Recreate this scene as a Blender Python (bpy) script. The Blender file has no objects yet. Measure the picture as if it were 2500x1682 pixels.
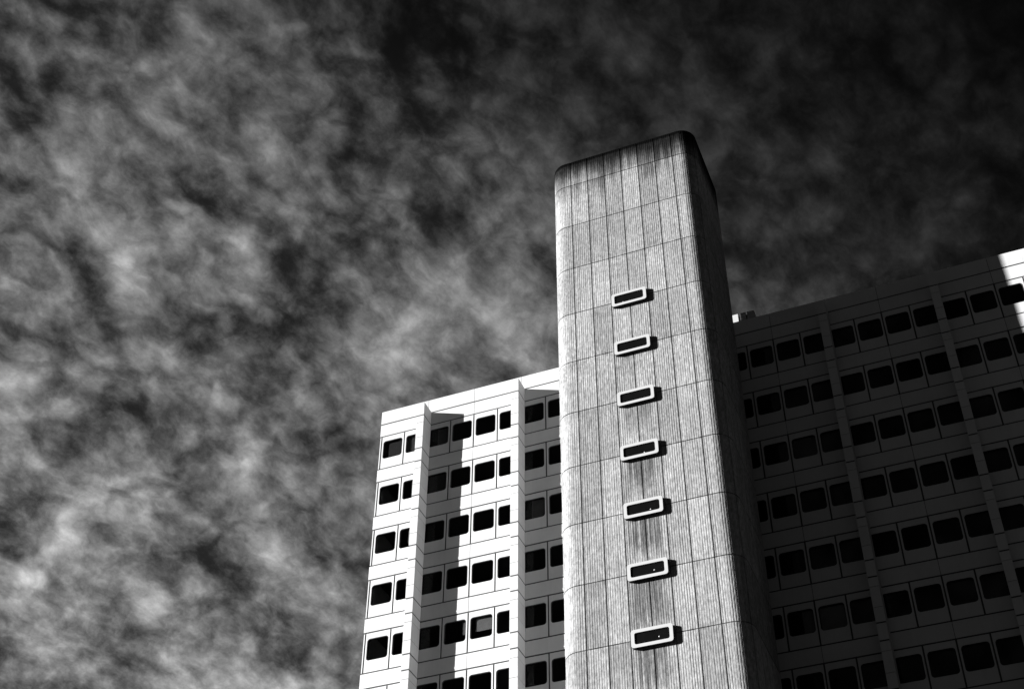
import bpy, bmesh, math, random
from mathutils import Matrix, Vector
random.seed(7)
U = 1.5                      # one facade panel, metres
Z0 = 55.26                   # height of the first window-panel joint above the ground
C = bpy.context.scene.collection
scn = bpy.context.scene
# ------------------------------------------------------------------ camera
cam = bpy.data.cameras.new("camera"); camo = bpy.data.objects.new("camera", cam); C.objects.link(camo)
right = Vector((0.9290042, 0.37003781, 0.00481794)); down = Vector((-0.2442898, 0.62298099, -0.74311317)); fwd = Vector((-0.27798145, 0.68917828, 0.66914842))
m = Matrix((right, -down, -fwd)).transposed().to_4x4()
m.translation = Vector((19.7664*U, -40.1014*U, -35.7732*U + Z0))
camo.matrix_world = m
cam.sensor_width = 36; cam.lens = 50.495; cam.clip_end = 5000; cam.clip_start = 0.1
scn.camera = camo
# ------------------------------------------------------------------ exposure
scn.view_settings.view_transform = 'Standard'; scn.view_settings.look = 'None'
scn.view_settings.gamma = 1; scn.view_settings.use_curve_mapping = False
scn.view_settings.exposure = 1.85
# ------------------------------------------------------------------ sun
SUN = Vector((-1.419, -0.7007, 0.4909)).normalized()      # towards the sun
sl = bpy.data.lights.new("sun", 'SUN'); sl.energy = 4.3; sl.angle = math.radians(0.53); sl.color = (1, 1, 1)
so = bpy.data.objects.new("sun", sl); C.objects.link(so)
so.rotation_euler = SUN.to_track_quat('Z', 'Y').to_euler(); so.location = (0, -60, 90)

# ------------------------------------------------------------------ node helpers
class NT:
    def __init__(s, nt): s.nt = nt; s.n = nt.nodes; s.l = nt.links
    def new(s, t, **kw):
        n = s.n.new(t)
        for k, v in kw.items(): setattr(n, k, v)
        return n
    def put(s, sock, v):
        if v is None: return
        if isinstance(v, bpy.types.NodeSocket): s.l.new(v, sock)
        else: sock.default_value = v
    def m(s, op, a, b=None, c=None, clamp=False):
        n = s.new('ShaderNodeMath', operation=op, use_clamp=clamp)
        s.put(n.inputs[0], a); s.put(n.inputs[1], b); s.put(n.inputs[2], c)
        return n.outputs[0]
    def v(s, op, a, b=None):
        n = s.new('ShaderNodeVectorMath', operation=op)
        s.put(n.inputs[0], a); s.put(n.inputs[1], b)
        return n.outputs['Value'] if op in ('DOT_PRODUCT', 'LENGTH') else n.outputs[0]
    def comb(s, x, y, z):
        n = s.new('ShaderNodeCombineXYZ')
        for i, q in enumerate((x, y, z)): s.put(n.inputs[i], q)
        return n.outputs[0]
    def noise(s, vec, scale, detail=3, rough=.5, dist=0.0):
        n = s.new('ShaderNodeTexNoise'); s.put(n.inputs['Vector'], vec)
        n.inputs['Scale'].default_value = scale; n.inputs['Detail'].default_value = detail
        n.inputs['Roughness'].default_value = rough; n.inputs['Distortion'].default_value = dist
        return n.outputs['Fac']
    def rng(s, x, a, b, c=0.0, d=1.0, smooth=False):
        n = s.new('ShaderNodeMapRange'); n.clamp = True
        if smooth: n.interpolation_type = 'SMOOTHSTEP'
        s.put(n.inputs[0], x)
        for i, q in enumerate((a, b, c, d)): s.put(n.inputs[i+1], q)
        return n.outputs[0]
    def sep(s, vec):
        n = s.new('ShaderNodeSeparateXYZ'); s.put(n.inputs[0], vec); return n.outputs

# ------------------------------------------------------------------ sky (world)
BLOBS = [(-0.4639, 0.4167, 0.7818, 7207, -0.07),(-0.52, 0.4152, 0.7465, 5570, -0.12),(-0.5085, 0.4332, 0.7442, 16672, -0.06),(-0.3684, 0.4935, 0.7879, 11461, -0.1),(-0.3669, 0.5046, 0.7815, 25621, -0.08),(-0.3554, 0.5488, 0.7567, 11052, -0.14),(-0.361, 0.5975, 0.716, 10847, -0.15),(-0.3512, 0.6052, 0.7144, 17846, -0.07),(-0.4377, 0.6301, 0.6414, 7459, -0.13),(-0.4507, 0.6316, 0.6308, 14250, -0.11),(-0.4004, 0.5996, 0.6929, 3472, -0.08),(-0.433, 0.61, 0.6636, 6274, -0.05),(-0.5428, 0.4612, 0.7019, 8915, -0.1),(-0.5316, 0.5111, 0.6754, 10291, -0.1),(-0.5333, 0.5221, 0.6656, 28550, -0.08),(-0.4797, 0.4096, 0.7759, 7348, -0.05),(-0.4307, 0.4857, 0.7606, 6663, -0.04),(-0.4762, 0.7031, 0.528, 7713, -0.1),(-0.5846, 0.6003, 0.5459, 10640, -0.06),(-0.4277, 0.7042, 0.5667, 8969, -0.08),(-0.3004, 0.5135, 0.8038, 3525, -0.08),(-0.2751, 0.5145, 0.8122, 2782, -0.05),(-0.2786, 0.599, 0.7507, 10719, -0.06),(-0.2696, 0.5929, 0.7588, 13600, -0.04),(-0.3189, 0.6058, 0.7289, 13569, -0.07),(-0.478, 0.6308, 0.6112, 9314, -0.08),(-0.4941, 0.6012, 0.6281, 6595, -0.07),(-0.3892, 0.6196, 0.6817, 4491, -0.06),(-0.2981, 0.5706, 0.7652, 6093, -0.04),(-0.2319, 0.543, 0.8071, 2755, -0.05),(-0.5871, 0.5758, 0.5689, 16811, -0.06),(-0.5732, 0.6412, 0.5103, 7237, -0.05),(-0.274, 0.5432, 0.7936, 1540, -0.04),(-0.4007, 0.6822, 0.6116, 13762, -0.04),(-0.4363, 0.711, 0.5515, 14134, -0.04),(-0.4694, 0.4835, 0.7388, 15466, -0.04),(-0.4243, 0.5352, 0.7304, 9279, -0.06),(-0.5642, 0.5216, 0.64, 16657, -0.06),(-0.4535, 0.4229, 0.7845, 16047, 0.07),(-0.402, 0.4496, 0.7977, 3783, 0.06),(-0.4859, 0.5213, 0.7015, 6778, 0.13),(-0.5042, 0.5293, 0.6824, 12225, 0.16),(-0.5125, 0.5141, 0.6878, 15753, 0.08),(-0.3714, 0.5757, 0.7284, 8884, 0.09),(-0.3847, 0.569, 0.7268, 8954, 0.07),(-0.5007, 0.572, 0.6497, 11938, 0.15),(-0.4259, 0.569, 0.7035, 25432, 0.08),(-0.4177, 0.4982, 0.7598, 26320, 0.08),(-0.3624, 0.5236, 0.771, 4630, 0.07),(-0.3351, 0.5737, 0.7474, 6112, 0.06),(-0.3591, 0.6414, 0.678, 6025, 0.12),(-0.3384, 0.6466, 0.6837, 23984, 0.07),(-0.5761, 0.6155, 0.5379, 16407, 0.16),(-0.5805, 0.5572, 0.5937, 13223, 0.14),(-0.5648, 0.5444, 0.6202, 7295, 0.07),(-0.5753, 0.6304, 0.5212, 21415, 0.1),(-0.4737, 0.6605, 0.5825, 6423, 0.07),(-0.5066, 0.6523, 0.5637, 9564, 0.09),(-0.472, 0.6147, 0.6319, 14539, 0.07),(-0.3039, 0.6504, 0.6962, 4376, 0.09),(-0.2775, 0.6751, 0.6836, 2641, 0.09),(-0.2743, 0.6919, 0.6678, 5941, 0.1),(-0.4763, 0.6508, 0.5913, 14519, 0.06),(-0.5445, 0.5215, 0.6569, 16248, 0.1),(-0.5441, 0.5944, 0.5922, 15749, 0.05),(-0.4575, 0.7193, 0.5228, 6399, 0.03),(-0.3406, 0.677, 0.6525, 4389, 0.05),(-0.3655, 0.5538, 0.7481, 14002, 0.05),(-0.4297, 0.463, 0.7753, 9763, 0.05),(-0.4541, 0.4696, 0.7572, 6846, 0.05),(-0.2007, 0.5954, 0.778, 2722, 0.02),(-0.1679, 0.585, 0.7935, 6215, 0.03),(-0.1096, 0.7261, 0.6788, 4664, 0.05),(-0.0711, 0.7228, 0.6874, 6531, 0.05),(-0.1115, 0.7061, 0.6993, 9084, 0.03),(-0.1489, 0.594, 0.7906, 14051, 0.03),(-0.0849, 0.7021, 0.707, 6437, 0.02),(-0.5951, 0.6355, 0.492, 10822, 0.07),(-0.5146, 0.6331, 0.5783, 9656, 0.06),(-0.4098, 0.5606, 0.7195, 9090, 0.04),(-0.3843, 0.6561, 0.6495, 6067, 0.05)]
w = bpy.data.worlds.new("World"); scn.world = w; w.use_nodes = True
w.node_tree.nodes.clear(); T = NT(w.node_tree)
tc = T.new('ShaderNodeTexCoord'); D = T.v('NORMALIZE', tc.outputs['Generated'])
dx, dy, dz = T.sep(D)
g = Vector((-.8, .45, -.4)).normalized()
gd = T.v('DOT_PRODUCT', D, (-.8, .45, -.4))
cr = T.new('ShaderNodeFloatCurve'); cv = cr.mapping.curves[0]
pts = [(-1, .06), (-.8, .20), (-.5, .33), (-.33, .30), (-.2, .09), (-.13, .055), (-.05, .10), (.03, .13), (.1, .165), (.19, .30), (.3, .37), (.45, .42), (.62, .50), (1, .55)]
def cx(x): return (x + 1)/2
cv.points[0].location = (cx(pts[0][0]), pts[0][1]); cv.points[1].location = (cx(pts[-1][0]), pts[-1][1])
for x, y in pts[1:-1]: cv.points.new(cx(x), y)
for p_ in cv.points: p_.handle_type = 'AUTO_CLAMPED'
cr.mapping.update()
T.put(cr.inputs[1], T.m('MULTIPLY_ADD', gd, .5, .5))
base = cr.outputs[0]
acc = None
zz = T.m('MAXIMUM', T.m('ADD', dz, .60), .04)
P = T.comb(T.m('DIVIDE', dx, zz), T.m('DIVIDE', dy, zz), 0.0)          # a flat layer of cloud, seen in perspective
def warp(vec, scale, amp, det=2):
    q = T.new('ShaderNodeTexNoise'); T.put(q.inputs['Vector'], vec); q.inputs['Scale'].default_value = scale; q.inputs['Detail'].default_value = det
    return T.v('ADD', vec, T.v('MULTIPLY', T.v('SUBTRACT', q.outputs['Color'], (.5, .5, .5)), (amp, amp, 0)))
DW = T.v('NORMALIZE', T.v('ADD', D, T.v('MULTIPLY', T.v('SUBTRACT', warp(D, 14, 1.0, 3), D), (.075, .075, 0))))
for bx_, by_, bz_, k, a in BLOBS:
    # soft masses of cloud and gaps of clear sky, by direction
    d = T.v('DOT_PRODUCT', DW, (bx_, by_, bz_))
    e = T.m('EXPONENT', T.m('MULTIPLY_ADD', d, k*.62, -k*.62))
    acc = T.m('MULTIPLY_ADD', e, a, acc if acc is not None else 0.0)
def puffs(vec, scale, smooth=.6):
    q = T.new('ShaderNodeTexVoronoi', feature='SMOOTH_F1', voronoi_dimensions='2D'); T.put(q.inputs['Vector'], vec); q.inputs['Scale'].default_value = scale
    q.inputs['Smoothness'].default_value = smooth; return T.m('SUBTRACT', .42, q.outputs['Distance'])
ca, sa = math.cos(math.radians(70)), math.sin(math.radians(70))
PS = T.comb(T.m('MULTIPLY', T.v('DOT_PRODUCT', P, (ca, sa, 0)), .86), T.m('MULTIPLY', T.v('DOT_PRODUCT', P, (-sa, ca, 0)), 1.0), 0.0)   # rows of cloud drawn out by the wind
PA = warp(PS, 32, .028, 3)
v1 = puffs(PA, 38.0); v2 = puffs(T.v('ADD', PA, (3.7, 1.9, 0)), 80.0)
n1 = T.noise(T.v('ADD', PS, (1.5, 4.4, 0)), 23.0, 9, .66, .0)
n2 = T.noise(T.v('ADD', PS, (5.5, 8.4, 0)), 85.0, 6, .62, .0)
nb = T.m('ABSOLUTE', T.m('SUBTRACT', T.noise(T.v('ADD', PA, (2.5, 6.4, 0)), 31.0, 6, .62, .0), .5))
n3 = T.noise(T.v('ADD', P, (3.3, 9.1, 0)), 6.5, 3, .5, .0)
nn = T.m('ADD', T.m('ADD', T.m('MULTIPLY_ADD', v1, .5, T.m('MULTIPLY_ADD', nb, 2.2, -.15)), T.m('MULTIPLY', v2, .42)), T.m('MULTIPLY_ADD', T.m('SUBTRACT', n1, .5), 2.25, T.m('MULTIPLY_ADD', T.m('SUBTRACT', n2, .5), .6, T.m('MULTIPLY', T.m('SUBTRACT', n3, .5), .55))))
V = T.m('ADD', base, T.m('ADD', T.m('MULTIPLY', acc, .95), T.m('MULTIPLY', nn, base)))
V = T.m('SMOOTH_MAX', V, T.m('MULTIPLY', base, .36), .10)
V = T.m('MULTIPLY', V, T.rng(dy, -.35, .15, .65, 1.0, True))               # unseen sky behind the camera is dimmed to lessen fill light
L = T.m('POWER', V, 2.2)
sky = T.new('ShaderNodeTexSky', sky_type='NISHITA'); sky.sun_disc = False
sky.sun_elevation = math.asin(SUN.z); sky.sun_rotation = math.atan2(SUN.x, SUN.y)
sc = T.new('ShaderNodeSeparateColor'); T.put(sc.inputs[0], sky.outputs[0])
# a deep red filter over black and white film: the clear sky keeps a little of its red light only
clear = T.m('MULTIPLY', sc.outputs[0], .0004)
tot = T.m('MULTIPLY_ADD', L, .277, T.m('MULTIPLY', clear, 1.0))
bg = T.new('ShaderNodeBackground'); T.put(bg.inputs['Color'], T.comb(tot, tot, tot)); bg.inputs['Strength'].default_value = 1.0
# strength 0.1 on the background; the field above is written for that
T.put(bg.inputs['Color'], T.comb(T.m('MULTIPLY', tot, 10.0), T.m('MULTIPLY', tot, 10.0), T.m('MULTIPLY', tot, 10.0)))
bg.inputs['Strength'].default_value = .1
w.cycles.sampling_method = 'MANUAL'; w.cycles.sample_map_resolution = 512
wo = T.new('ShaderNodeOutputWorld'); T.l.new(bg.outputs[0], wo.inputs[0])

# ------------------------------------------------------------------ materials
def mat(name):
    m_ = bpy.data.materials.new(name); m_.use_nodes = True
    t = NT(m_.node_tree); b = t.n['Principled BSDF']; return m_, t, b
def grey(t, b, val, rough):
    t.put(b.inputs['Base Color'], t.comb(val, val, val) if isinstance(val, bpy.types.NodeSocket) else (val, val, val, 1))
    b.inputs['Roughness'].default_value = rough
def bump(t, b, h, strength, dist):
    n = t.new('ShaderNodeBump'); n.inputs['Strength'].default_value = strength; n.inputs['Distance'].default_value = dist
    t.put(n.inputs['Height'], h); t.l.new(n.outputs[0], b.inputs['Normal'])

def m_precast():
    m_, t, b = mat('white_precast_panel')
    P = t.new('ShaderNodeTexCoord').outputs['Object']
    at = t.new('ShaderNodeAttribute', attribute_name='tone').outputs['Fac']
    n = t.noise(P, 0.9, 5, .6); f = t.noise(P, 26, 4, .7)
    st = t.new('ShaderNodeMapping'); t.put(st.inputs[0], P); st.inputs['Scale'].default_value = (5, 5, .35)
    s_ = t.noise(st.outputs[0], 1.0, 4, .6)
    c = t.m('MULTIPLY', at, t.m('ADD', t.rng(n, .3, .7, .93, 1.03), t.m('MULTIPLY', t.m('SUBTRACT', f, .5), .10)))
    c = t.m('MULTIPLY', c, t.rng(s_, .3, .55, .955, 1.0))
    grey(t, b, t.m('MULTIPLY', c, .50), .72)
    bump(t, b, f, .25, .01)
    return m_
def m_plain(name, v, rough, nscale=8, amp=.15, bmp=.1, spec=None):
    m_, t, b = mat(name)
    P = t.new('ShaderNodeTexCoord').outputs['Object']
    n = t.noise(P, nscale, 4, .6)
    grey(t, b, t.m('MULTIPLY', t.rng(n, .3, .7, 1-amp, 1+amp), v), rough)
    if bmp: bump(t, b, n, bmp, .01)
    if spec is not None: b.inputs['Specular IOR Level'].default_value = spec
    return m_
TX0, TPW, TZ1, TS = 7.9981, .6755, 5.7564, 2.2405
def m_concrete():
    m_, t, b = mat('ribbed_concrete')
    P = t.new('ShaderNodeTexCoord').outputs['Object']
    x, y, z = t.sep(P)
    u = t.m('DIVIDE', x, U); v = t.m('DIVIDE', t.m('SUBTRACT', z, Z0), U)        # panel units
    ci = t.m('FLOOR', t.m('DIVIDE', t.m('SUBTRACT', u, TX0), TPW)); ri = t.m('FLOOR', t.m('DIVIDE', t.m('SUBTRACT', v, TZ1), TS))
    wn = t.new('ShaderNodeTexWhiteNoise', noise_dimensions='3D'); t.put(wn.inputs['Vector'], t.comb(ci, ri, 3.0))
    tone = t.rng(wn.outputs[0], 0, 1, .80, 1.10)
    def st(sx, sz, det, rough, off=0.0):
        q = t.comb(t.m('MULTIPLY', x, sx), t.m('MULTIPLY', y, sx), t.m('MULTIPLY_ADD', z, sz, off))
        return t.noise(q, 1.0, det, rough)
    fine = st(9, 3.4, 3, .7)            # broken vertical striations
    fine2 = st(4.5, 1.6, 4, .7, 5.0)
    mott = t.noise(P, .75, 5, .65)
    c = t.m('MULTIPLY', tone, t.rng(mott, .3, .7, .84, 1.12))
    c = t.m('MULTIPLY', c, t.rng(fine, .28, .72, .58, 1.37))
    c = t.m('MULTIPLY', c, t.rng(fine2, .3, .7, .84, 1.16))
    c = t.m('MULTIPLY', c, t.rng(t.noise(P, 13.0, 3, .7), .3, .7, .84, 1.16))
    # soot at the top edge running down in streaks
    top = t.m('SUBTRACT', 7.2, v)
    s1 = st(2.6, .12, 4, .65, 2.0)
    s2 = st(12, .25, 3, .6, 9.0)
    ln = t.m('MULTIPLY_ADD', t.m('ADD', t.rng(s1, .35, .7, 0, 1), t.m('MULTIPLY', t.rng(s2, .3, .7, 0, 1), .5)), .85, t.m('MULTIPLY_ADD', t.m('FRACT', t.m('MULTIPLY', wn.outputs[0], 7.7)), .60, .46))
    soot = t.rng(t.m('DIVIDE', top, ln), .30, 1.8, 1, 0, True)
    c = t.m('MULTIPLY', c, t.m('MULTIPLY_ADD', soot, -.95, 1.0))
    rim = t.rng(t.m('MULTIPLY_ADD', s2, -.25, top), .04, .24, 1, 0, True)
    c = t.m('MULTIPLY', c, t.m('MULTIPLY_ADD', rim, -.97, 1.0))
    # darker lines along the joints, broken here and there
    jf = t.m('FRACT', t.m('DIVIDE', t.m('SUBTRACT', u, TX0), TPW)); jx = t.m('MULTIPLY', t.m('MINIMUM', jf, t.m('SUBTRACT', 1.0, jf)), TPW)
    vf = t.m('FRACT', t.m('DIVIDE', t.m('SUBTRACT', TZ1, v), TS)); jz = t.m('MULTIPLY', t.m('MINIMUM', vf, t.m('SUBTRACT', 1.0, vf)), TS)
    onf = t.m('LESS_THAN', y, (-4.973+.02)*U)
    brk = t.rng(t.noise(P, 2.2, 5, .75), .38, .58, .1, .95)
    gx = t.m('MULTIPLY', t.m('MULTIPLY', t.rng(jx, .008, .026, 1, 0, True), onf), t.m('MULTIPLY', brk, t.m('MULTIPLY', t.rng(u, TX0-.1, TX0-.05), t.rng(u, TX0+6*TPW+.05, TX0+6*TPW+.1, 1, 0))))
    gz_ = t.m('MULTIPLY', t.rng(jz, .008, .028, 1, 0, True), brk)
    c = t.m('MULTIPLY', c, t.m('MULTIPLY_ADD', t.m('MAXIMUM', gx, gz_), -.8, 1.0))
    # single panels with soot below a joint
    jd = t.m('SUBTRACT', TZ1, v)
    j1 = t.m('MULTIPLY', t.rng(u, 10.72, 10.80), t.rng(u, 11.28, 11.38, 1, 0))
    jm = t.m('MULTIPLY', t.m('MULTIPLY', j1, t.rng(jd, 0, .02)), t.rng(t.m('SUBTRACT', jd, t.m('MULTIPLY', s2, .8)), .0, .75, 1, 0, True))
    c = t.m('MULTIPLY', c, t.m('MULTIPLY_ADD', t.m('MULTIPLY', jm, t.rng(s2, .35, .6, .2, 1)), -.5, 1.0))
    # rain streaks under the stair windows, stronger lower down
    q = t.m('DIVIDE', t.m('SUBTRACT', TZ1 - .32, v), TS); fi = t.m('FLOOR', q); fr = t.m('MULTIPLY', t.m('FRACT', q), TS)
    amt = t.rng(fi, 3, 6, .15, .95)
    wm = t.m('MULTIPLY', t.rng(t.m('MULTIPLY_ADD', s2, .3, u), 9.50, 9.85, 0, 1, True), t.rng(t.m('MULTIPLY_ADD', s2, -.3, u), 10.15, 10.50, 1, 0, True))
    drop = t.m('SUBTRACT', fr, t.m('MULTIPLY', t.m('ADD', s1, s2), t.rng(fi, 3, 8, .3, 1.25)))
    sm = t.m('MULTIPLY', t.m('MULTIPLY', wm, t.rng(drop, -.5, .7, 1, 0, True)), amt)
    sm = t.m('MULTIPLY', sm, t.rng(s2, .32, .60, .1, 1.0))
    c = t.m('MULTIPLY', c, t.m('MULTIPLY_ADD', sm, -.75, 1.0))
    c = t.m('MAXIMUM', t.m('MULTIPLY', c, .275), .003)
    grey(t, b, c, .85)
    b.inputs['Specular IOR Level'].default_value = 0.0
    bump(t, b, t.m('ADD', fine, t.m('MULTIPLY', fine2, .6)), .5, .03)
    return m_
def m_glass():
    m_ = bpy.data.materials.new('window_glass'); m_.use_nodes = True; m_.node_tree.nodes.clear(); t = NT(m_.node_tree)
    tr = t.new('ShaderNodeBsdfTransparent'); tr.inputs[0].default_value = (.66, .66, .66, 1)
    gl = t.new('ShaderNodeBsdfGlossy'); gl.inputs['Roughness'].default_value = .03; gl.inputs[0].default_value = (.3, .3, .3, 1)
    lw = t.new('ShaderNodeLayerWeight'); lw.inputs[0].default_value = .5
    frs = t.m('MULTIPLY_ADD', t.m('POWER', lw.outputs['Facing'], 5.0), .92, .05)
    mx = t.new('ShaderNodeMixShader'); t.l.new(frs, mx.inputs[0]); t.l.new(tr.outputs[0], mx.inputs[1]); t.l.new(gl.outputs[0], mx.inputs[2])
    o = t.new('ShaderNodeOutputMaterial'); t.l.new(mx.outputs[0], o.inputs[0]); return m_
M = dict(white=m_precast(), seal=m_plain('dark_joint_sealant', .05, .9, 8, .2, 0), conc=m_concrete(), glass=m_glass(),
         gasket_black=m_plain('black_gasket_and_sides', .012, .8, 20, .1, 0), paint=m_plain('white_painted_metal', .41, .5, 3, .03, .02),
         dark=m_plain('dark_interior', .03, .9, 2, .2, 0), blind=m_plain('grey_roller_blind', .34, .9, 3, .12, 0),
         tglass=m_plain('dark_tinted_glass', .004, .12, 2, .2, 0), asphalt=m_plain('asphalt', .028, 1.0, 1.5, .3, .3, 0.0),
         roof=m_plain('roof_felt', .08, .9, 1, .2, .1), fixture=m_plain('white_lamp_housing', .6, .6, 3, .05, 0),
         trim=m_plain('grey_metal_trim', .25, .5, 5, .1, .05))

# ------------------------------------------------------------------ mesh helpers (panel units in, metres out)
def P3(x, y, z): return (x*U, y*U, z*U + Z0)
class MB:
    def __init__(s): s.v = []; s.f = []; s.t = []; s.m = []
    def add(s, vs, fs, tone=1.0, mi=0):
        o = len(s.v); s.v += vs
        for f in fs: s.f.append(tuple(i+o for i in f)); s.t.append(tone); s.m.append(mi)
    def box(s, x0, x1, y0, y1, z0, z1, tone=1.0, mi=0):
        vs = [P3(x, y, z) for z in (z0, z1) for y in (y0, y1) for x in (x0, x1)]
        s.add(vs, [(0,2,3,1),(4,5,7,6),(0,1,5,4),(2,6,7,3),(0,4,6,2),(1,3,7,5)], tone, mi)
    def panel_hole(s, x0, x1, z0, z1, hx0, hx1, hz0, hz1, r, y0, y1, tone=1.0, mi=0, n=5):
        inner = rrect(hx0, hx1, hz0, hz1, r, n); N = len(inner)
        outer = [radial(px, pz, x0, x1, z0, z1, (hx0+hx1)/2, (hz0+hz1)/2) for px, pz in inner]
        # force exact corners
        for cx_, cz_ in ((x0,z0),(x1,z0),(x1,z1),(x0,z1)):
            k = min(range(N), key=lambda i: (outer[i][0]-cx_)**2+(outer[i][1]-cz_)**2); outer[k] = (cx_, cz_)
        vs = [P3(a, y0, b_) for a, b_ in inner] + [P3(a, y0, b_) for a, b_ in outer] + [P3(a, y1, b_) for a, b_ in inner] + [P3(a, y1, b_) for a, b_ in outer]
        fs = []
        for i in range(N):
            j = (i+1) % N
            fs.append((N+i, N+j, j, i)); fs.append((i, j, 2*N+j, 2*N+i)); fs.append((N+j, N+i, 3*N+i, 3*N+j)); fs.append((3*N+i, 2*N+i, 2*N+j, 3*N+j))
        s.add(vs, fs, tone, mi)
    def build(s, name, mats, parent=None, smooth=False, origin=None):
        me = bpy.data.meshes.new(name)
        vs = s.v
        if origin: vs = [(a-origin[0], b_-origin[1], c-origin[2]) for a, b_, c in vs]
        me.from_pydata(vs, [], s.f)
        for mm in mats: me.materials.append(mm)
        me.polygons.foreach_set('material_index', s.m)
        at = me.attributes.new('tone', 'FLOAT', 'FACE'); at.data.foreach_set('value', s.t)
        if smooth: me.polygons.foreach_set('use_smooth', [True]*len(s.f))
        me.validate(); me.update()
        bm = bmesh.new(); bm.from_mesh(me); bmesh.ops.recalc_face_normals(bm, faces=bm.faces); bm.to_mesh(me); bm.free()
        o = bpy.data.objects.new(name, me); C.objects.link(o)
        if parent: o.parent = parent
        if origin: o.location = origin
        return o
def rrect(x0, x1, z0, z1, r, n=5):
    pts = []
    for cx_, cz_, a0 in ((x1-r, z1-r, 0), (x0+r, z1-r, 90), (x0+r, z0+r, 180), (x1-r, z0+r, 270)):
        for i in range(n+1):
            a = math.radians(a0 + 90*i/n); pts.append((cx_ + r*math.cos(a), cz_ + r*math.sin(a)))
    return pts
def radial(px, pz, x0, x1, z0, z1, cx_, cz_):
    dx_, dz_ = px-cx_, pz-cz_; k = 1e9
    if dx_ > 1e-9: k = min(k, (x1-cx_)/dx_)
    if dx_ < -1e-9: k = min(k, (x0-cx_)/dx_)
    if dz_ > 1e-9: k = min(k, (z1-cz_)/dz_)
    if dz_ < -1e-9: k = min(k, (z0-cz_)/dz_)
    return (cx_+dx_*k, cz_+dz_*k)
def ring(mb, pts_out, pts_in, y0, y1, tone=1.0, mi=0, side=None):
    """a closed frame between two outlines, from depth y0 (front) to y1 (back)"""
    N = len(pts_out)
    vs = [P3(a, y0, b_) for a, b_ in pts_out]+[P3(a, y0, b_) for a, b_ in pts_in]+[P3(a, y1, b_) for a, b_ in pts_out]+[P3(a, y1, b_) for a, b_ in pts_in]
    fs = []
    for i in range(N):
        j = (i+1) % N
        fs += [(i, j, N+j, N+i), (N+i, N+j, 3*N+j, 3*N+i), (j, i, 2*N+i, 2*N+j), (2*N+i, 3*N+i, 3*N+j, 2*N+j)]
    k0 = len(mb.m); mb.add(vs, fs, tone, mi)
    if side is not None:
        for i in range(k0, len(mb.m)):
            if (i-k0) % 4 == 2: mb.m[i] = side
def slab_outline(mb, pts, y0, y1, tone=1.0, mi=0):
    N = len(pts); vs = [P3(a, y0, b_) for a, b_ in pts]+[P3(a, y1, b_) for a, b_ in pts]
    mb.add(vs, [tuple(range(N)), tuple(range(2*N-1, N-1, -1))]+[(i, (i+1) % N, N+(i+1) % N, N+i) for i in range(N)], tone, mi)
def thing(name, label, cat, loc, group=None):
    o = bpy.data.objects.new(name, None); C.objects.link(o); o.location = loc; o.empty_display_size = 1
    o['label'] = label; o['category'] = cat
    if group: o['group'] = group
    return o
def adopt(o, parent):
    o.parent = parent; o.matrix_parent_inverse = Matrix.Translation(-Vector(parent.location))

# ------------------------------------------------------------------ ground
mb = MB(); gz = -Z0/U
mb.add([P3(-1500, -1500, gz), P3(1500, -1500, gz), P3(1500, 1500, gz), P3(-1500, 1500, gz)], [(0, 1, 2, 3)])
gr = mb.build('ground', [M['asphalt']]); gr['kind'] = 'structure'

# ------------------------------------------------------------------ the long office slab
S, WP, H0, HT = 2.2405, 1.6231, .6334, .6622
XL, XR, NB = -2, 24, 30
NF = 16                                        # storeys down to the ground
GAP, FGAP = .056, .016
FIN, FD = .1515, .7007
bld = thing('office_building', 'long white panelled office slab with rows of dark windows behind the concrete tower', 'building', P3(11, 0, gz))
wall = MB()
rt = random.Random(3)
def tone(): return 1.0 + rt.uniform(-.045, .02)
HX0, HX1, HZ0, HZ1, HR = .083, .925, -1.128, -.25, .115
def zfl(n): return -n*S
lowest = gz + .02
g2 = GAP/2
for n in range(NF):
    zt = zfl(n); zb = zt - WP; znext = zfl(n+1)
    if znext < lowest: break
    for u in range(XL, XR):
        wall.panel_hole(u+g2, u+1-g2, zb+g2, zt-g2, u+HX0, u+HX1, zt+HZ0, zt+HZ1, HR, 0, .10, tone())
    # end strip at the corner of the slab
    wall.box(XL-.068, XL-g2, 0, .10, zb+g2, zt-g2, tone())
    for u in range(XL, XR, 2):
        x0 = u+FGAP/2 if u > XL else XL-.084
        wall.box(x0, u+2-FGAP/2, -.006, .094, znext+g2, zb-g2, tone())
    wall.box(XL-.05, XR, .014, .06, zb-g2-.03, zb+g2+.03, 1, 1)
    wall.box(XL-.05, XR, .014, .06, zt-g2-.03, zt+g2+.03, 1, 1)
    for u in range(XL, XR): wall.box(u-g2-.03, u+g2+.03, .017, .064, zb, zt, 1, 1)
    for u in range(XL+2, XR, 2): wall.box(u-.04, u+.04, .012, .04, znext, zb, 1, 1)
for u in range(XL, XR, 2):
    x0 = u+FGAP/2 if u > XL else XL-.085
    wall.box(x0, u+2-FGAP/2, 0, .10, 0+g2, H0-g2, tone())
    wall.box(x0, u+2-FGAP/2, -.004, .30, H0+g2, H0+HT, tone())
    if u > XL: wall.box(u-.04, u+.04, .012, .08, g2, H0+HT-.02, 1, 1)
wall.box(XL-.05, XR, .014, .06, H0-g2-.03, H0+g2+.03, 1, 1)
wall.box(XL-.088, XR, 0, .10, lowest-.01, znext if znext > lowest else zfl(n)-g2, 1.0)
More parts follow.
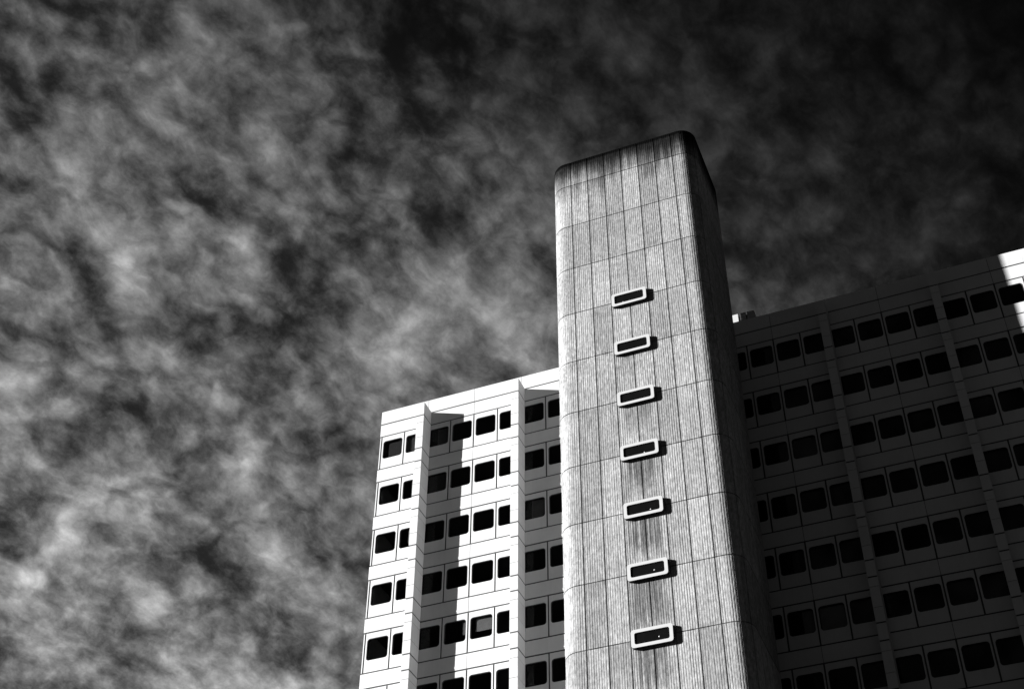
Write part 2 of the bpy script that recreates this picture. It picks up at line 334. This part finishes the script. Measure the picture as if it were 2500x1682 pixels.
# end walls and back wall
BD = 9.0
for n in range(NF):
    zt = zfl(n); zn = max(zfl(n+1), lowest)
    if zt < lowest+.1: break
    for k in range(5):
        y0 = .052 + k*(BD-.052)/5; y1 = .052+(k+1)*(BD-.052)/5
        wall.box(XL-.06, XL+.04, y0+.01, y1-.01, zn+g2, zt-g2, tone())
        wall.box(XR-.04, XR+.06, y0+.01, y1-.01, zn+g2, zt-g2, tone())
wall.box(XL-.03, XL+.034, .056, BD-.01, lowest, H0+.1, 1); wall.box(XL-.06, XL+.04, .104, BD, g2, H0+HT, 1); wall.box(XR-.04, XR+.06, .104, BD, g2, H0+HT, 1)
wall.box(XL-.06, XR+.06, BD+.004, BD+.10, lowest, H0+HT, 1)
wo_ = wall.build('wall', [M['white'], M['seal']]); adopt(wo_, bld)
rf = MB(); rf.box(XL+.05, XR-.05, .31, BD, H0-.1, H0+.2); r_ = rf.build('roof', [M['roof']]); adopt(r_, bld)
# floors and ceilings seen through the glass, with a dark core behind
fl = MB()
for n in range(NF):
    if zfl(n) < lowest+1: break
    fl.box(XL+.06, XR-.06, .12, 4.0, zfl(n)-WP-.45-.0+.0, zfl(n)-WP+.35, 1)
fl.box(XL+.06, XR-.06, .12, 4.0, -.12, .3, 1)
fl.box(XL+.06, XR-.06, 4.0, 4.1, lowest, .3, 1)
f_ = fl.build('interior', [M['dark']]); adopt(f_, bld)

# pilasters
fin_mb = MB()
levels = [(H0, 0, .0)]
zs = [(H0, 0)]
for n in range(NF):
    z = zfl(n)
    if z - S < lowest: break
    zs += [(z, GAP), (z-.35, FGAP), (z-1.08, FGAP), (z-WP, GAP)]
zs.append((lowest, 0))
for (za, ga), (zb_, gb) in zip(zs, zs[1:]):
    fin_mb.box(-FIN, FIN, -FD, -.022, zb_+gb/2, za-ga/2, tone())
fin_mb.box(-FIN+.009, FIN-.009, -FD+.009, -.0005-.012, lowest, H0-.01, 1, 1)
first = None
for u in range(0, XR, 4):
    if first is None:
        first = fin_mb.build('pilaster', [M['white'], M['seal']]); o = first
    else:
        o = first.copy(); C.objects.link(o)
    o.parent = bld; o.matrix_parent_inverse = Matrix.Translation(-Vector(bld.location)); o.location = (u*U, 0, 0)

# windows: the hundred largest in view are parts, the rest one mass
def window_meshes():
    a = MB(); ring(a, rrect(HX0+.001, HX1-.001, HZ0+.001, HZ1-.001, HR), rrect(HX0+.022, HX1-.022, HZ0+.022, HZ1-.022, HR-.02), .012, .098)
    b_ = MB(); slab_outline(b_, rrect(HX0+.02, HX1-.02, HZ0+.02, HZ1-.02, HR-.018), .060, .062)
    return a, b_
camp = Vector((19.7664, -40.1014, -35.7732))
def proj(x, y, z):
    v_ = Vector((x, y, z)) - camp
    return (1250 + 3506.6*v_.dot(right)/v_.dot(fwd), 841 + 3506.6*v_.dot(down)/v_.dot(fwd))
vis, rest = [], []
def hidden(x, z):
    # behind the tower or behind a pilaster, seen from the street corner where the photograph was taken
    for k_ in range(13):
        y = -5.0 + k_*.29; f_ = (y-camp.y)/(0-camp.y)
        if 7.2 < camp.x+(x-camp.x)*f_ < 12.9: return True
    f_ = (-FD-camp.y)/(0-camp.y); a_ = (camp.x+(x-camp.x)*f_) % 4
    return a_ < FIN or a_ > 4-FIN or (x % 4) < FIN or (x % 4) > 4-FIN
for n in range(NF-1):
    if zfl(n+1) < lowest: break
    for u in range(XL, XR):
        a_ = 0
        for i_ in range(8):
            for j_ in range(6):
                x_ = u+HX0+(HX1-HX0)*(i_+.5)/8; z_ = zfl(n)+HZ0+(HZ1-HZ0)*(j_+.5)/6
                px, py = proj(x_, 0, z_)
                if 0 < px < 2500 and 0 < py < 1681 and not hidden(x_, z_):
                    a_ += 1.0/(Vector((x_, 0, z_))-camp).length**2
        (vis if a_ > 0 else rest).append((-a_, u, n))
vis.sort(); print('windows in view', len(vis)); rest += vis[100:]; vis = vis[:100]
print('windows in view as parts', len(vis), 'rest', len(rest))
a, b_ = window_meshes()
w0 = a.build('window', [M['gasket_black']]); p0 = b_.build('pane', [M['glass']])
BL = {  # (u, n): (x0, x1, z0, z1) share of the opening hidden by a blind or curtain
    (-1, 1): (.40, 1, 0, 1), (-1, 2): (.38, 1, .28, 1), (-1, 0): (0, 1, 0, 1), (2, 4): (.2, 1, .38, 1), (1, 4): (.78, 1, .35, 1),
    (0, 0): (.42, 1, 0, 1), (4, 2): (.36, 1, 0, 1), (0, 1): (0, .95, .05, 1), (-2, 0): (0, 1, 0, 1), (13, 5): (.55, 1, 0, 1), (14, 5): (0, 1, 0, 1), (13, 4): (.5, .75, 0, 1)}
dim = {(-1, 0): .10, (-2, 0): .06, (0, 0): .20, (0, 1): .10, (4, 2): .25, (13, 4): .12, (1, 4): .35}
def setp(o, par):
    o.parent = par; o.matrix_parent_inverse = Matrix.Identity(4)
blind_m = {}; made = {}
def blindmat(v_):
    if v_ not in blind_m: blind_m[v_] = m_plain('blind_fabric', v_, .9, 3, .1, 0)
    return blind_m[v_]
for i, (_, u, n) in enumerate(vis):
    if i == 0: o, q = w0, p0
    else: o = w0.copy(); q = p0.copy(); C.objects.link(o); C.objects.link(q)
    o.parent = bld; o.matrix_parent_inverse = Matrix.Translation(-Vector(bld.location)); o.location = (u*U, 0, zfl(n)*U)
    setp(q, o)
    made[(u, n)] = o
for (u, n), (x0, x1, z0, z1) in BL.items():
    ww = HX1-HX0; hh = HZ1-HZ0; k = MB()
    k.box(HX0+x0*ww, HX0+x1*ww, .105, .112, HZ0+z0*hh, HZ0+z1*hh)
    bo = k.build('blind', [blindmat(dim.get((u, n), .42))])
    if (u, n) in made: setp(bo, made[(u, n)])
    else: bo.parent = bld; bo.matrix_parent_inverse = Matrix.Translation(-Vector(bld.location)); bo.location = (u*U, 0, zfl(n)*U)
ra, rb = MB(), MB()
for _, u, n in rest:
    for src, dst in ((a, ra), (b_, rb)):
        dst.add([(p[0]+u*U, p[1], p[2]+zfl(n)*U) for p in src.v], src.f)
wr = ra.build('window', [M['gasket_black']]); adopt(wr, bld); wr['kind'] = 'stuff'
pr_ = rb.build('pane', [M['glass']]); setp(pr_, wr); pr_['kind'] = 'stuff'

# rooftop housing beside the tower
hx = thing('rooftop_housing', 'small white and grey housing on the roof edge just right of the tower', 'roof equipment', P3(12.6, 1.5, H0+.2))
k = MB(); k.box(11.5, 12.63, 1.2, 2.2, H0+.2, 2.80); o = k.build('white_panel', [M['paint']]); adopt(o, hx)
k = MB(); k.box(12.71, 12.94, 1.2, 2.2, H0+.2, 2.80); o = k.build('grey_panel', [M['trim']]); adopt(o, hx)
k = MB(); pts_ = [(12.99, H0+.2), (13.30, H0+.2), (13.30, 2.62)] + [(13.20+.10*math.cos(math.radians(t_)), 2.68+.12*math.sin(math.radians(t_))) for t_ in (30, 60, 90)] + [(12.99, 2.80)]
slab_outline(k, pts_, 1.2, 2.2); o = k.build('grey_panel', [M['trim']]); adopt(o, hx)
k = MB(); k.box(11.6, 13.2, 1.26, 2.14, H0+.2, 2.70); o = k.build('frame', [M['gasket_black']]); adopt(o, hx)

# ------------------------------------------------------------------ stair tower
TL, TR, TF, TB, RC, ZT, RT = 7.17, 12.905, -4.973, -1.5, .58, 7.2, .16
tower = thing('stair_tower', 'tall ribbed concrete stair tower with rounded corners and a stack of small framed windows', 'tower', P3(10.04, -3.2, gz))
def outline():
    """arc-length samples of the rounded plan, starting on the front at the first joint and running anticlockwise from above"""
    rb_ = .06; segs = []
    def line(p, q, nrm): segs.append(('l', p, q, nrm))
    def arc(c, r, a0, a1): segs.append(('a', c, r, a0, a1))
    line((TX0, TF), (TR-RC, TF), (0, -1)); arc((TR-RC, TF+RC), RC, -90, 0)
    line((TR, TF+RC), (TR, TB-rb_), (1, 0)); arc((TR-rb_, TB-rb_), rb_, 0, 90)
    line((TR-rb_, TB), (TL+rb_, TB), (0, 1)); arc((TL+rb_, TB-rb_), rb_, 90, 180)
    line((TL, TB-rb_), (TL, TF+RC), (-1, 0)); arc((TL+RC, TF+RC), RC, 180, 270)
    line((TL+RC, TF), (TX0, TF), (0, -1))
    return segs
segs = outline()
def seglen(g_): return math.hypot(g_[2][0]-g_[1][0], g_[2][1]-g_[1][1]) if g_[0] == 'l' else g_[2]*math.radians(g_[4]-g_[3])
LT = sum(seglen(g_) for g_ in segs)
def at(s_):
    s_ %= LT
    for g_ in segs:
        L_ = seglen(g_)
        if s_ <= L_+1e-9:
            if g_[0] == 'l':
                f_ = s_/L_ if L_ else 0
                return (g_[1][0]+(g_[2][0]-g_[1][0])*f_, g_[1][1]+(g_[2][1]-g_[1][1])*f_), g_[3]
            a_ = math.radians(g_[3]) + s_/g_[2]; n_ = (math.cos(a_), math.sin(a_))
            return (g_[1][0]+g_[2]*n_[0], g_[1][1]+g_[2]*n_[1]), n_
        s_ -= L_
    return at(0)
pitch = TPW/9; NR = round(LT/pitch); pitch_l = LT/NR
joints = set()
for k_ in range(7): joints.add(round(k_*TPW/pitch_l))
sj = 6*TPW + .88
while sj < LT - 1.2: joints.add(round(sj/pitch_l)); sj += TPW
joints.add(round((LT-.88)/pitch_l))
rr = random.Random(11)
prof = []           # (s, offset, joint?)
RIB = .0046
for k_ in range(NR):
    s0 = k_*pitch_l
    if k_ in joints:
        prof += [(s0-.26*pitch_l, 0, 1), (s0-.20*pitch_l, -.035, 1), (s0+.20*pitch_l, -.035, 1), (s0+.26*pitch_l, 0, 1), (s0+.62*pitch_l, -RIB*.3, 0)]
    else:
        d_ = RIB*rr.uniform(.5, 1.5)
        prof += [(s0-.26*pitch_l, 0, 0), (s0-.14*pitch_l, -d_, 0), (s0+.14*pitch_l, -d_, 0), (s0+.26*pitch_l, 0, 0)]
        if False: pass
prof.sort()
rings = [(gz+.0, 0)]
zlev = []
r = 0
while TZ1 - r*TS > gz + .3: zlev.append(TZ1 - r*TS); r += 1
for zj in sorted(zlev):
    rings += [(zj-.014, 0), (zj-.010, -.02), (zj+.010, -.02), (zj+.014, 0)]
rings += [(ZT-RT, 0)]
for i in range(1, 6):
    a_ = math.radians(18*i); rings.append((ZT-RT+RT*math.sin(a_), -RT*(1-math.cos(a_))))
sh = MB(); vs = []; NP = len(prof)
for zr, off in rings:
    for s_, o_, _ in prof:
        (px, py), (nx, ny) = at(s_)
        t_ = min(o_, off) if (off > -.05 and zr < ZT-RT-.001) else off + o_
        vs.append(P3(px+nx*t_, py+ny*t_, zr))
fs = []
for i in range(len(rings)-1):
    for j in range(NP):
        j2 = (j+1) % NP
        fs.append((i*NP+j, i*NP+j2, (i+1)*NP+j2, (i+1)*NP+j))
fs.append(tuple((len(rings)-1)*NP+j for j in range(NP)))
sh.add(vs, fs)
o = sh.build('shaft', [M['conc']]); adopt(o, tower)
k = MB(); k.box(8.5, 11.6, TB+.004, -.03, gz, H0-.2); o = k.build('link', [M['conc']]); adopt(o, tower)
# stair windows: protruding rounded frames centred on every storey joint
WX0, WX1, WH, WE = 9.39, 10.652, .585, .12
fr = MB()
ring(fr, rrect(WX0, WX1, -WH/2, WH/2, .085, 6), rrect(WX0+.105, WX1-.105, -WH/2+.105, WH/2-.105, .062, 6), TF-WE, TF+.02, 1.0, 0, 1)  # outer sides of the frame take the black second material, unlike the pale face
pn = MB(); slab_outline(pn, rrect(WX0+.09, WX1-.09, -WH/2+.09, WH/2-.09, .06, 6), TF-WE+.035, TF-WE+.045)
first = None
dot_at = {3: (.30, .02), 6: (.66, .12), 7: (.72, .2), 8: (.70, .34), 9: (.70, .34)}  # small white balls set at these spots in the openings
for r in range(3, len(zlev)):
    zc = TZ1 - r*TS - .01
    if first is None:
        first = fr.build('window', [M['paint'], M['gasket_black']]); fp = pn.build('pane', [M['tglass']]); o, q = first, fp
    else:
        o = first.copy(); q = fp.copy(); C.objects.link(o); C.objects.link(q)
    o.parent = tower; o.matrix_parent_inverse = Matrix.Translation(-Vector(tower.location)); o.location = (0, 0, zc*U)
    setp(q, o)
    if r in dot_at:
        fx, fz = dot_at[r]
        lx = WX0+.105+fx*(WX1-WX0-.21); lz = -WH/2+.105+fz*(WH-.21)
        me = bpy.data.meshes.new('white_dot'); bm = bmesh.new()
        rad = .022 if r != 3 else .035
        bmesh.ops.create_uvsphere(bm, u_segments=12, v_segments=8, radius=rad*U)
        for v_ in bm.verts: v_.co = Vector((v_.co.x*1.15, v_.co.y*.7, v_.co.z*1.0)) + Vector(P3(lx, TF-WE+.03, lz))
        bm.to_mesh(me); bm.free(); me.materials.append(M['paint'])
        lo = bpy.data.objects.new('white_dot', me); C.objects.link(lo); setp(lo, o)
